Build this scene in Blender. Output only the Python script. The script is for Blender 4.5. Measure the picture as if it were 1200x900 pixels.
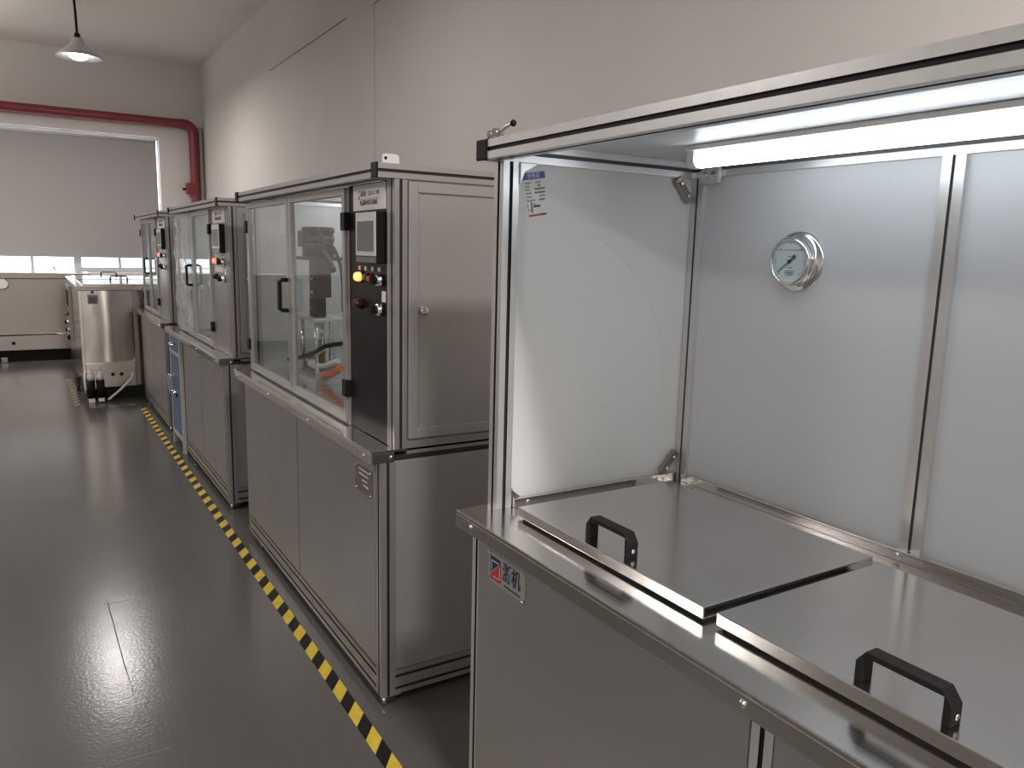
import bpy, bmesh, math, random
from mathutils import Vector, Matrix
random.seed(7)
D = bpy.data
for o in list(D.objects): D.objects.remove(o)
S = bpy.context.scene
COL = S.collection

# ------------------------------------------------------------------ camera
cam_d = D.cameras.new('camera'); cam = D.objects.new('camera', cam_d); COL.objects.link(cam)
cam_d.sensor_width = 36.0; cam_d.lens = 912.0 / 1200.0 * 36.0
cam_d.clip_start = 0.02; cam_d.clip_end = 200
cam.location = (0, 0, 1.6)
cam.rotation_euler = (math.radians(80.376), math.radians(-1.417), math.radians(-31.673))
S.camera = cam
# ------------------------------------------------------------------ world, lights, exposure
W = D.worlds.new('world'); S.world = W; W.use_nodes = True
bg = W.node_tree.nodes['Background']; bg.inputs[0].default_value = (0.93, 0.96, 1.0, 1); bg.inputs[1].default_value = 5.0
S.view_settings.view_transform = 'Standard'; S.view_settings.look = 'None'
S.view_settings.gamma = 1; S.view_settings.use_curve_mapping = False
S.view_settings.exposure = 0.0
WARM = (1.0, 0.95, 0.915)
def hall_lamp_or_fill(x, y, power, z=3.5, size=0.42, up=False):
    l = D.lights.new('hall_lamp_or_fill', 'AREA'); l.shape = 'DISK'; l.size = size; l.energy = power; l.color = WARM
    o = D.objects.new('hall_lamp_or_fill', l); o.location = (x, y, z); COL.objects.link(o)
    if up: o.rotation_euler = (math.pi, 0, 0)
# the other pendants of the hall, all outside the frame (disc down); the wide upward discs are added fill for the ceiling
for (x, y, p, u) in ((0.6, 4.4, 17, 0), (0.6, -0.6, 118, 0), (0.6, -4.2, 55, 0), (-2.2, 10.3, 92, 70), (-2.9, 4.75, 66, 8), (-3.4, -0.6, 85, 8), (-3.4, -4.2, 80, 16)):
    hall_lamp_or_fill(x, y, p, size=0.8 if x < -2 else 0.42)
    if u: hall_lamp_or_fill(x, y, u, 3.3, size=3.2, up=True)

# ------------------------------------------------------------------ materials
def mat(name, col, rough=0.5, metal=0.0, **k):
    m = D.materials.new(name); m.use_nodes = True
    b = m.node_tree.nodes['Principled BSDF']
    b.inputs['Base Color'].default_value = (*col, 1); b.inputs['Roughness'].default_value = rough
    b.inputs['Metallic'].default_value = metal
    for kk, v in k.items(): b.inputs[kk].default_value = v
    return m
def nodes(m): return m.node_tree.nodes, m.node_tree.links, m.node_tree.nodes['Principled BSDF']
def noise(m, scale, vec=(1, 1, 1), detail=3.0, coord='Object'):
    N, L, b = nodes(m)
    tc = N.new('ShaderNodeTexCoord'); mp = N.new('ShaderNodeMapping'); mp.inputs['Scale'].default_value = vec
    n = N.new('ShaderNodeTexNoise'); n.inputs['Scale'].default_value = scale; n.inputs['Detail'].default_value = detail
    L.new(tc.outputs[coord], mp.inputs[0]); L.new(mp.outputs[0], n.inputs['Vector'])
    return n
def remap(m, out, lo, hi, a=0.3, c=0.7):
    N, L, b = nodes(m); r = N.new('ShaderNodeMapRange')
    r.inputs[1].default_value = a; r.inputs[2].default_value = c; r.inputs[3].default_value = lo; r.inputs[4].default_value = hi
    L.new(out, r.inputs[0]); return r.outputs[0]
def ramp(m, out, c0, c1, p0=0.3, p1=0.7):
    N, L, b = nodes(m); r = N.new('ShaderNodeValToRGB')
    r.color_ramp.elements[0].position = p0; r.color_ramp.elements[1].position = p1
    r.color_ramp.elements[0].color = (*c0, 1); r.color_ramp.elements[1].color = (*c1, 1)
    L.new(out, r.inputs[0]); return r.outputs[0]
def bump(m, out, strength, dist=0.01):
    N, L, b = nodes(m); u = N.new('ShaderNodeBump'); u.inputs['Strength'].default_value = strength; u.inputs['Distance'].default_value = dist
    L.new(out, u.inputs['Height']); L.new(u.outputs[0], b.inputs['Normal']); return u
def brushed(m, vec, r0, r1, bs=0.02, c0=None, c1=None):
    N, L, b = nodes(m)
    n = noise(m, 1.0, vec, 4.0); L.new(remap(m, n.outputs[0], r0, r1), b.inputs['Roughness'])
    if bs: bump(m, n.outputs[0], bs, 0.002)
    if c0: 
        n2 = noise(m, 3.0, (1, 1, 1), 3.0); L.new(ramp(m, n2.outputs[0], c0, c1), b.inputs['Base Color'])
def emit(name, col, strength):
    m = mat(name, (0.8, 0.8, 0.8)); b = m.node_tree.nodes['Principled BSDF']
    b.inputs['Emission Color'].default_value = (*col, 1); b.inputs['Emission Strength'].default_value = strength
    return m

M = {}
M['wall'] = mat('wall_paint', (0.60, 0.575, 0.55), 0.85)
n = noise(M['wall'], 0.9, (1, 1, 1), 5); nodes(M['wall'])[1].new(ramp(M['wall'], n.outputs[0], (0.635, 0.605, 0.58), (0.68, 0.65, 0.62)), nodes(M['wall'])[2].inputs['Base Color'])
n = noise(M['wall'], 90, (1, 1, 1), 4); bump(M['wall'], n.outputs[0], 0.06)
M['ceiling'] = mat('ceiling_paint', (0.70, 0.665, 0.63), 0.9)
M['seam'] = mat('dark_joint', (0.25, 0.235, 0.225), 0.9)
# floor: glossy grey epoxy with faint cloudiness, orange-peel and a few scratches
F = mat('epoxy_floor', (0.2, 0.19, 0.185), 0.2); M['floor'] = F
N, L, b = nodes(F)
n1 = noise(F, 0.7, (1, 0.5, 1), 5); L.new(ramp(F, n1.outputs[0], (0.080, 0.075, 0.071), (0.104, 0.098, 0.093)), b.inputs['Base Color'])
n2 = noise(F, 1.3, (1, 0.6, 1), 5); L.new(remap(F, n2.outputs[0], 0.16, 0.22), b.inputs['Roughness'])
n3 = noise(F, 75, (1, 1, 1), 3); n4 = noise(F, 7, (1, 1, 1), 2)
ad = N.new('ShaderNodeMath'); ad.operation = 'MULTIPLY_ADD'; ad.inputs[1].default_value = 1.0
L.new(n4.outputs[0], ad.inputs[0]); L.new(n3.outputs[0], ad.inputs[2]); bump(F, ad.outputs[0], 0.115, 0.004)
b.inputs['Specular IOR Level'].default_value = 0.45
M['crack'] = mat('floor_crack', (0.05, 0.045, 0.04), 0.6)
M['scratch'] = mat('floor_scratch', (0.20, 0.19, 0.185), 0.4)
M['alu'] = mat('anodised_aluminium', (0.66, 0.655, 0.655), 0.34, 0.65); brushed(M['alu'], (60, 60, 60), 0.28, 0.38, 0.0)
M['alu_dull'] = mat('dull_aluminium', (0.40, 0.39, 0.385), 0.36, 0.65)
M['slotgrey'] = mat('grey_slot', (0.10, 0.10, 0.105), 0.5)
M['roof'] = mat('hood_roof_panel', (0.60, 0.615, 0.64), 0.32, 0.0, **{'Specular IOR Level': 0.12})
M['bronze'] = mat('dark_bronze', (0.055, 0.042, 0.036), 0.4, 0.3)
M['slot'] = mat('black_slot', (0.018, 0.016, 0.016), 0.6)  # flat black for groove faces and the side seam
M['panel'] = mat('silver_grey_panel', (0.285, 0.27, 0.265), 0.42, 0.3); brushed(M['panel'], (3, 3, 3), 0.36, 0.44, 0.0)
M['panel_side'] = mat('silver_side_panel', (0.42, 0.40, 0.39), 0.38, 0.5)
M['backpanel'] = mat('hood_back_panel', (0.62, 0.635, 0.66), 0.5, 0.25); brushed(M['backpanel'], (2, 2, 2), 0.46, 0.54, 0.0)
M['whitepanel'] = mat('hood_white_panel', (0.74, 0.745, 0.735), 0.38)
M['inner'] = mat('enclosure_inner', (0.60, 0.60, 0.60), 0.4)
M['steel'] = mat('brushed_stainless', (0.62, 0.595, 0.57), 0.22, 1.0); brushed(M['steel'], (90, 2, 90), 0.14, 0.20, 0.0, (0.63, 0.61, 0.59), (0.70, 0.68, 0.66))
M['steel_v'] = mat('satin_stainless', (0.60, 0.555, 0.51), 0.22, 1.0, Anisotropic=0.88)
M['steel_bench'] = mat('satin_bench_steel', (0.50, 0.465, 0.43), 0.3, 1.0)
N, L, b = nodes(M['steel_v']); tg = N.new('ShaderNodeTangent'); tg.direction_type = 'RADIAL'; tg.axis = 'Z'; L.new(tg.outputs[0], b.inputs['Tangent']); b.inputs['Anisotropic Rotation'].default_value = 0.25
n = noise(M['steel_v'], 1.0, (1.5, 1.5, 4), 2); L.new(remap(M['steel_v'], n.outputs[0], 0.20, 0.26), b.inputs['Roughness'])
M['steel_dark'] = mat('dull_stainless', (0.36, 0.33, 0.31), 0.4, 1.0)
M['chrome'] = mat('chrome', (0.80, 0.80, 0.80), 0.12, 1.0)
M['black'] = mat('black_plastic', (0.011, 0.010, 0.010), 0.5, 0.0, **{'Specular IOR Level': 0.15})
M['blackpanel'] = mat('black_control_panel', (0.014, 0.012, 0.014), 0.35, 0.0, **{'Specular IOR Level': 0.12})
M['rubber'] = mat('rubber', (0.03, 0.028, 0.027), 0.7)
M['white'] = mat('white_plastic', (0.78, 0.76, 0.74), 0.4)
M['sign'] = mat('sign_white', (0.88, 0.85, 0.83), 0.5)
M['paper'] = mat('sticker_paper', (0.74, 0.74, 0.75), 0.5)
M['ink'] = mat('print_ink', (0.06, 0.06, 0.07), 0.6)
M['inkgrey'] = mat('print_ink_grey', (0.25, 0.25, 0.28), 0.6)
M['blueink'] = mat('blue_ink', (0.09, 0.12, 0.45), 0.5)
M['navy'] = mat('navy_ink', (0.02, 0.028, 0.075), 0.5)
M['redink'] = mat('red_ink', (0.50, 0.06, 0.045), 0.5)
M['frame_grey'] = mat('pale_grey_frame', (0.40, 0.385, 0.37), 0.5)
M['plate'] = mat('etched_aluminium_plate', (0.40, 0.41, 0.39), 0.45, 0.3)
M['screen'] = mat('screen_grey', (0.13, 0.12, 0.115), 0.3)
M['bezel'] = mat('silver_bezel', (0.72, 0.70, 0.69), 0.45, 0.1)
M['redpaint'] = mat('fire_red_paint', (0.22, 0.030, 0.042), 0.4)
M['bluepaint'] = mat('cabinet_blue', (0.085, 0.15, 0.25), 0.45)
M['fabric'] = mat('blind_fabric', (0.37, 0.35, 0.35), 0.9)
M['frame'] = mat('window_frame', (0.50, 0.50, 0.51), 0.5)
M['brass'] = mat('brass', (0.55, 0.36, 0.12), 0.3, 1.0)
M['orange'] = mat('orange_hose', (0.75, 0.18, 0.03), 0.4)
M['green'] = mat('green_button', (0.05, 0.20, 0.09), 0.4)
M['redbutton'] = mat('red_button', (0.45, 0.05, 0.04), 0.4)
M['darkred'] = mat('dark_red_emergency', (0.05, 0.006, 0.008), 0.4)
M['dial'] = mat('gauge_dial', (0.80, 0.85, 0.87), 0.4)
M['amber'] = emit('amber_lamp', (1.0, 0.16, 0.01), 5.0)
M['redlamp'] = emit('red_lamp', (1.0, 0.07, 0.02), 3.0)
M['tube'] = emit('led_tube', (0.88, 0.95, 1.0), 7.0)
M['innertube'] = emit('cabinet_led', (0.93, 0.97, 1.0), 20.0)
M['bulb'] = emit('pendant_bulb', (1.0, 0.97, 0.95), 12.0)
M['shade'] = mat('pendant_shade', (0.55, 0.53, 0.52), 0.4, 0.3)
# thin glass: transparent with a fresnel gloss
G = D.materials.new('door_glass'); G.use_nodes = True; M['glass'] = G
N, L = G.node_tree.nodes, G.node_tree.links; N.remove(N['Principled BSDF'])
tr = N.new('ShaderNodeBsdfTransparent'); tr.inputs[0].default_value = (0.90, 0.92, 0.92, 1)
gl = N.new('ShaderNodeBsdfGlossy'); gl.inputs['Roughness'].default_value = 0.02
fr = N.new('ShaderNodeFresnel'); 
ge = N.new('ShaderNodeNewGeometry'); fi = N.new('ShaderNodeMapRange'); fi.inputs[3].default_value = 1.22; fi.inputs[4].default_value = 1/1.22
L.new(ge.outputs['Backfacing'], fi.inputs[0]); L.new(fi.outputs[0], fr.inputs[0])
mx = N.new('ShaderNodeMixShader'); L.new(fr.outputs[0], mx.inputs[0]); L.new(tr.outputs[0], mx.inputs[1]); L.new(gl.outputs[0], mx.inputs[2])
L.new(mx.outputs[0], N['Material Output'].inputs[0])
FM = D.materials.new('wrinkled_film'); FM.use_nodes = True; M['film'] = FM
N, L = FM.node_tree.nodes, FM.node_tree.links; pb = N['Principled BSDF']; pb.inputs['Base Color'].default_value = (0.75, 0.74, 0.73, 1); pb.inputs['Roughness'].default_value = 0.2
tr = N.new('ShaderNodeBsdfTransparent'); mx = N.new('ShaderNodeMixShader'); mx.inputs[0].default_value = 0.38
L.new(tr.outputs[0], mx.inputs[1]); L.new(pb.outputs[0], mx.inputs[2]); L.new(mx.outputs[0], N['Material Output'].inputs[0])
# hazard tape: printed slanting stripes
H = mat('hazard_tape_print', (0.8, 0.6, 0.1), 0.5, 0.0, **{'Specular IOR Level': 0.2}); M['tape'] = H
N, L, b = nodes(H)
tc = N.new('ShaderNodeTexCoord'); sp = N.new('ShaderNodeSeparateXYZ'); L.new(tc.outputs['Object'], sp.inputs[0])
a = N.new('ShaderNodeMath'); a.operation = 'MULTIPLY_ADD'; a.inputs[1].default_value = -1.35; L.new(sp.outputs[0], a.inputs[0]); L.new(sp.outputs[1], a.inputs[2])
d = N.new('ShaderNodeMath'); d.operation = 'DIVIDE'; d.inputs[1].default_value = 0.1665; L.new(a.outputs[0], d.inputs[0])
f = N.new('ShaderNodeMath'); f.operation = 'FRACT'; L.new(d.outputs[0], f.inputs[0])
g = N.new('ShaderNodeMath'); g.operation = 'GREATER_THAN'; g.inputs[1].default_value = 0.5; L.new(f.outputs[0], g.inputs[0])
mc = N.new('ShaderNodeMix'); mc.data_type = 'RGBA'; L.new(g.outputs[0], mc.inputs[0])
n = noise(H, 25, (1, 1, 1), 4); L.new(ramp(H, n.outputs[0], (0.52, 0.37, 0.04), (0.66, 0.49, 0.06)), mc.inputs[6]); mc.inputs[7].default_value = (0.008, 0.007, 0.007, 1)
L.new(mc.outputs[2], b.inputs['Base Color'])

HW = H.copy(); HW.name = 'worn_tape_print'; M['tape_worn'] = HW
for n in HW.node_tree.nodes:
    if n.type == 'VALTORGB':
        n.color_ramp.elements[0].color = (0.26, 0.21, 0.14, 1); n.color_ramp.elements[1].color = (0.36, 0.30, 0.20, 1)
    if n.type == 'MIX': n.inputs[7].default_value = (0.075, 0.065, 0.058, 1)
# ------------------------------------------------------------------ mesh helpers (world coordinates; the thing's base is subtracted)
class MB:
    def __init__(s): s.v = []; s.f = []; s.m = []; s.sm = []
    def add(s, vs, fs, mi=0, smooth=False):
        k = len(s.v); s.v += [tuple(v) for v in vs]
        for f in fs: s.f.append([i + k for i in f]); s.m.append(mi); s.sm.append(smooth)
    def box(s, x0, x1, y0, y1, z0, z1, mi=0):
        s.add([(x0,y0,z0),(x1,y0,z0),(x1,y1,z0),(x0,y1,z0),(x0,y0,z1),(x1,y0,z1),(x1,y1,z1),(x0,y1,z1)],
              [(0,3,2,1),(4,5,6,7),(0,1,5,4),(1,2,6,5),(2,3,7,6),(3,0,4,7)], mi); return s
    def prism(s, pts, axis, a, c, mi=0):
        # polygon pts (u,v) extruded along axis from a to c; x:(u,v)=(y,z) y:(x,z) z:(x,y)
        def P(u, v, w): return {'x': (w, u, v), 'y': (u, w, v), 'z': (u, v, w)}[axis]
        n = len(pts); vs = [P(u, v, a) for u, v in pts] + [P(u, v, c) for u, v in pts]
        fs = [list(range(n))[::-1], list(range(n, 2*n))] + [(i, (i+1) % n, n + (i+1) % n, n + i) for i in range(n)]
        s.add(vs, fs, mi); return s
    def profile(s, axis, a, c, u0, u1, v0, v1, slots=(1, 1, 1, 1), w=0.010, d=0.006):
        # aluminium extrusion; slots = grooves on -v, +u, +v, -u faces
        pts = []; black = set()
        def side(n, length, fn):
            pts.append(fn(0, 0))
            for k in range(n):
                c0 = length * (k + 0.5) / n
                i = len(pts)
                pts.extend([fn(c0 - w/2, 0), fn(c0 - w/2, d), fn(c0 + w/2, d), fn(c0 + w/2, 0)])
                black.update((i, i+1, i+2))
        side(slots[0], u1-u0, lambda t, e: (u0+t, v0+e)); side(slots[1], v1-v0, lambda t, e: (u1-e, v0+t))
        side(slots[2], u1-u0, lambda t, e: (u1-t, v1-e)); side(slots[3], v1-v0, lambda t, e: (u0+e, v1-t))
        def P(u, v, q): return {'x': (q, u, v), 'y': (u, q, v), 'z': (u, v, q)}[axis]
        n = len(pts); vs = [P(u, v, a) for u, v in pts] + [P(u, v, c) for u, v in pts]
        s.add(vs, [list(range(n))[::-1], list(range(n, 2*n))])
        k = len(s.v) - 2*n
        for i in range(n):
            s.f.append([k+i, k+(i+1) % n, k+n+(i+1) % n, k+n+i]); s.m.append(1 if i in black else 0); s.sm.append(False)
        return s
    def lathe(s, prof, c, axis='z', n=28, mi=0, smooth=True, cap=True):
        # prof: (radius, height) along axis from centre c
        def P(r, h, t):
            q, e = r*math.cos(t), r*math.sin(t)
            o = {'z': (q, e, h), 'x': (h, q, e), 'y': (q, h, e)}[axis]
            return (c[0]+o[0], c[1]+o[1], c[2]+o[2])
        vs = [P(r, h, 2*math.pi*i/n) for r, h in prof for i in range(n)]
        fs = [(j*n+i, j*n+(i+1) % n, (j+1)*n+(i+1) % n, (j+1)*n+i) for j in range(len(prof)-1) for i in range(n)]
        s.add(vs, fs, mi, smooth)
        if cap: 
            k = len(s.v)-len(vs)
            s.f += [[k+i for i in range(n)], [k+(len(prof)-1)*n+i for i in range(n)]]; s.m += [mi]*2; s.sm += [False]*2
        return s
    def cyl(s, c, r, h0, h1, axis='z', n=24, mi=0): return s.lathe([(r, h0), (r, h1)], c, axis, n, mi)
    def tube(s, pts, r, n=10, mi=0):
        pts = [Vector(p) for p in pts]; rings = []
        up = Vector((0.12, 0.23, 1)).normalized()
        for i, p in enumerate(pts):
            t = (pts[min(i+1, len(pts)-1)] - pts[max(i-1, 0)]).normalized()
            a = t.cross(up); a = a.normalized() if a.length > 1e-4 else t.cross(Vector((1, 0, 0))).normalized(); q = t.cross(a)
            rings.append([p + r*(math.cos(2*math.pi*j/n)*a + math.sin(2*math.pi*j/n)*q) for j in range(n)])
        vs = [v for r_ in rings for v in r_]
        fs = [(k*n+j, k*n+(j+1) % n, (k+1)*n+(j+1) % n, (k+1)*n+j) for k in range(len(pts)-1) for j in range(n)]
        s.add(vs, fs, mi, True); s.add(rings[0], [list(range(n))[::-1]], mi); s.add(rings[-1], [list(range(n))], mi); return s
def spline(ps, k=8):
    ps = [Vector(p) for p in ps]; q = [ps[0]*2-ps[1]] + ps + [ps[-1]*2-ps[-2]]; out = []
    for i in range(1, len(q)-2):
        for j in range(k):
            t = j/k; a, b_, c, d_ = q[i-1], q[i], q[i+1], q[i+2]
            out.append(0.5*((2*b_) + (c-a)*t + (2*a-5*b_+4*c-d_)*t*t + (3*b_-a-3*c+d_)*t**3))
    out.append(ps[-1]); return out

def root_loc(p):
    r = Vector((0, 0, 0))
    while p is not None: r += p.location; p = p.parent
    return r
def obj(name, mb, mats, parent=None, bevel=0.0, label=None, base=None):
    if not isinstance(mats, (list, tuple)): mats = [mats]
    me = D.meshes.new(name); off = root_loc(parent) if parent else Vector(base or (0, 0, 0))
    me.from_pydata([Vector(v) - off for v in mb.v], [], mb.f)
    for m in mats: me.materials.append(M[m])
    for p, mi, sm in zip(me.polygons, mb.m, mb.sm): p.material_index = mi; p.use_smooth = sm
    bm = bmesh.new(); bm.from_mesh(me); bmesh.ops.recalc_face_normals(bm, faces=bm.faces); bm.to_mesh(me); bm.free()
    o = D.objects.new(name, me); COL.objects.link(o)
    if parent: o.parent = parent
    else: o.location = off
    if bevel:
        md = o.modifiers.new('bevel', 'BEVEL'); md.width = bevel; md.segments = 2; md.limit_method = 'ANGLE'
    if label: o['label'] = label
    return o
def thing(name, loc, label, cat, group=None):
    o = D.objects.new(name, None); o.location = loc; o.empty_display_size = 0.1; COL.objects.link(o)
    o['label'] = label; o['category'] = cat
    if group: o['group'] = group
    return o
def tag(o, label, cat, group=None):
    o['label'] = label; o['category'] = cat
    if group: o['group'] = group
    return o
def struct(name, mb, m, bevel=0.0):
    o = obj(name, mb, m, None, bevel); o['kind'] = 'structure'; return o
FACE = {'-x': Matrix(((0, 0, -1), (-1, 0, 0), (0, 1, 0))), '-y': Matrix(((1, 0, 0), (0, 0, -1), (0, 1, 0)))}
def text(name, s, pos, size, m, parent, face='-x', width=None, rot=0.0, bold=0.0):
    cu = D.curves.new(name, 'FONT'); cu.body = s; cu.size = size; cu.align_x = 'CENTER'; cu.align_y = 'CENTER'; cu.extrude = 0.0003; cu.resolution_u = 2; cu.offset = bold
    t = D.objects.new(name, cu); COL.objects.link(t)
    bpy.context.view_layer.update()
    me = D.meshes.new_from_object(t.evaluated_get(bpy.context.evaluated_depsgraph_get()))
    COL.objects.unlink(t); D.objects.remove(t); D.curves.remove(cu)
    if not me.vertices: return None
    xs = [v.co.x for v in me.vertices]; w = max(xs) - min(xs); k = (width / w) if width and w > 0 else 1.0
    R = FACE[face] @ Matrix.Rotation(rot, 3, 'Z'); off = Vector(pos) - root_loc(parent)
    for v in me.vertices: v.co = R @ Vector((v.co.x * k, v.co.y, v.co.z)) + off
    me.name = name; me.materials.clear(); me.materials.append(M[m])
    o = D.objects.new(name, me); o.parent = parent; COL.objects.link(o); return o
def handle_outline(L, h, t):
    c = 0.40 * h
    return [(0, 0), (0, h-c), (c*0.75, h), (L-c*0.75, h), (L, h-c), (L, 0), (L-t, 0), (L-t, h-t*0.8), (t, h-t*0.8), (t, 0)]

# ------------------------------------------------------------------ the room
RX, BY, CZ, LX, FY = 2.38, 12.75, 4.18, -6.5, -5.5
struct('floor', MB().box(LX, RX+0.2, FY, BY+0.2, -0.1, 0), 'floor')
struct('ceiling', MB().box(LX, RX+0.2, FY, BY+0.2, CZ, CZ+0.15), 'ceiling')
struct('wall_right', MB().box(RX, RX+0.2, FY, BY+0.2, 0, CZ), 'wall')
struct('wall_left', MB().box(LX-0.2, LX, FY, BY+0.2, 0, CZ), 'wall')
struct('wall_front', MB().box(LX, RX, FY-0.2, FY, 0, CZ), 'wall')
WX0, WX1, WZ0, WZ1 = -1.05, 1.765, 1.165, 3.115
struct('wall_back', MB().box(LX, RX, BY, BY+0.2, 0, WZ0).box(LX, RX, BY, BY+0.2, WZ1, CZ).box(LX, WX0, BY, BY+0.2, WZ0, WZ1).box(WX1, RX, BY, BY+0.2, WZ0, WZ1), 'wall')
# plaster strip and the open joint under the beam on the right wall
struct('trim_1', MB().box(RX-0.006, RX, 5.93, 6.03, 0, 3.43), 'wall', 0.002)
struct('trim_2', MB().box(RX-0.003, RX, 3.5, 6.02, 3.425, 3.436).box(RX-0.003, RX, 6.55, 8.95, 3.458, 3.468), 'seam', 0.001)
# window: outer frame, mullions, panes, sill
w = obj('window_1', MB().box(WX0, WX1, BY+0.06, BY+0.11, WZ1-0.04, WZ1).box(WX0, WX0+0.05, BY+0.06, BY+0.11, WZ0, WZ1).box(WX1-0.012, WX1, BY+0.06, BY+0.11, WZ0, WZ1), 'frame'); w['kind'] = 'structure'
obj('bottom_rail', MB().box(0.68, WX1, BY+0.055, BY+0.115, WZ0, 1.235), 'frame', w, 0.002)
obj('bottom_rail', MB().box(WX0, 0.585, BY+0.055, BY+0.115, 1.222, 1.236).box(WX0, 0.585, BY+0.055, BY+0.115, WZ0, 1.172), 'frame', w)
for (x0, x1) in ((-0.47, -0.435), (0.06, 0.095), (0.585, 0.68), (1.155, 1.19)):
    obj('mullion', MB().box(x0, x1, BY+0.05, BY+0.12, WZ0, WZ1), 'frame', w, 0.002)
for (x0, x1) in ((-1.0, -0.47), (-0.435, 0.06), (0.095, 0.585), (0.68, 1.155), (1.19, WX1-0.012)):
    obj('pane', MB().box(x0, x1, BY+0.082, BY+0.087, WZ0, WZ1), 'glass', w)
obj('window_latch', MB().tube([(0.35, BY+0.03, 1.175), (0.345, BY+0.03, 1.20), (0.325, BY+0.03, 1.235)], 0.008), 'black', w)
obj('sill', MB().box(-1.0, WX1+0.06, BY-0.09, BY+0.05, 1.125, 1.162), 'white', w, 0.004)
bl = thing('roller_blind', (0.36, BY-0.03, 3.05), 'wide grey roller blind pulled almost down over the far window', 'blind')
obj('fabric', MB().box(-1.0, 1.722, BY-0.032, BY-0.029, 1.395, 3.045), 'fabric', bl)
obj('bottom_bar', MB().box(-1.0, 1.722, BY-0.037, BY-0.024, 1.375, 1.397), 'fabric', bl, 0.003)
obj('roller', MB().cyl((0, BY-0.03, 3.045), 0.02, -1.0, 1.722, 'x', 16), 'frame', bl)
# fire pipe
fp = thing('fire_pipe', (2.2, BY-0.09, 2.3), 'dark red fire water pipe running above the blind and down the corner', 'pipe')
el = [(2.10 + 0.13*math.sin(t), BY-0.09, 3.20 + 0.13*math.cos(t)) for t in [i*math.pi/2/8 for i in range(9)]]
obj('pipe_run', MB().tube([(-5.5, BY-0.09, 3.33), (2.07, BY-0.09, 3.33)], 0.065, 18), 'redpaint', fp)
obj('elbow', MB().tube([(2.06, BY-0.09, 3.33)] + el + [(2.23, BY-0.09, 3.15)], 0.071, 18), 'redpaint', fp)
obj('riser', MB().tube([(2.23, BY-0.09, 3.16), (2.24, BY-0.09, 0.0)], 0.065, 18), 'redpaint', fp)
obj('valve_body', MB().box(2.10, 2.23, BY-0.16, BY-0.05, 2.33, 2.49), 'redpaint', fp, 0.01)
obj('valve_stem', MB().cyl((0, BY-0.10, 2.40), 0.016, 2.05, 2.11, 'x'), 'black', fp)
cp = obj('conduit', MB().box(2.31, 2.365, BY-0.07, BY, 0, 3.3), 'steel_dark', None, 0.005, base=(2.34, BY, 0)); tag(cp, 'thin grey conduit in the far corner beside the red riser', 'conduit')

# pendant lamp in view
PX, PY, PZ = 0.645, 10.2, 3.585
pl = thing('pendant_lamp', (PX, PY, PZ), 'lit grey conical pendant lamp hanging from the ceiling on a dark cord', 'lamp')
obj('cord', MB().tube([(PX, PY, PZ+0.20), (PX-0.005, PY, PZ+0.5), (PX-0.01, PY, CZ)], 0.013), 'black', pl)
obj('socket', MB().lathe([(0.028, 0.25), (0.03, 0.21), (0.05, 0.205), (0.05, 0.185)], (PX, PY, PZ)), 'black', pl)
obj('lamp_shade', MB().lathe([(0.055, 0.20), (0.070, 0.15), (0.085, 0.125), (0.17, 0.055), (0.235, 0.0), (0.230, 0.0), (0.165, 0.048), (0.08, 0.115), (0.065, 0.14), (0.05, 0.19)], (PX, PY, PZ), cap=False), 'shade', pl)
obj('bulb', MB().lathe([(0.02, 0.13), (0.07, 0.10), (0.105, 0.05), (0.09, 0.0), (0.05, -0.02), (0.01, -0.03)], (PX, PY, PZ)), 'bulb', pl)
ld = D.lights.new('pendant_light', 'AREA'); ld.shape = 'DISK'; ld.size = 0.42; ld.energy = 42; ld.color = WARM
lo = D.objects.new('pendant_light', ld); lo.location = (0, 0, -0.035); lo.parent = pl; COL.objects.link(lo)

# floor marks
struct('trim_3', MB().prism([(0.209, 3.745), (0.213, 3.745), (0.217, 3.45), (0.221, 3.12), (0.228, 2.90), (0.226, 2.90), (0.217, 3.12), (0.213, 3.45)], 'z', 0.0, 0.0006), 'crack')
mk = MB()
for (x0, y0, x1, y1) in ((0.196, 3.722, 0.292, 3.712), (0.23, 4.374, 0.317, 4.367), (0.111, 2.494, 0.293, 2.493)):
    d_ = Vector((-(y1-y0), x1-x0)).normalized()*0.002
    mk.prism([(x0, y0), (x1, y1), (x1+d_.x, y1+d_.y), (x0+d_.x, y0+d_.y)], 'z', 0.0, 0.0006)
struct('trim_4', mk, 'scratch')
def tape(loc, L, rz, label, wdt=0.05, m='tape'):
    o = obj('hazard_tape', MB().box(0, wdt, 0, L, 0, 0.0012), m, None, 0, base=(0, 0, 0)); o.location = loc; o.rotation_euler = (0, 0, rz)
    return tag(o, label, 'tape', 'black and yellow hazard tapes')
tape((0.846, 0.5-0.03, 0), 7.85, -0.0016, 'long black and yellow striped floor tape along the row of machines')
tape((0.315, 8.62, 0), 1.75, 0, 'short worn hazard tape on the floor left of the steel tank', m='tape_worn')
tape((0.42, 8.49, 0), 0.42, -math.pi/2, 'faint worn tape scrap on the floor in front of the steel tank', 0.02, 'tape_worn')

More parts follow.
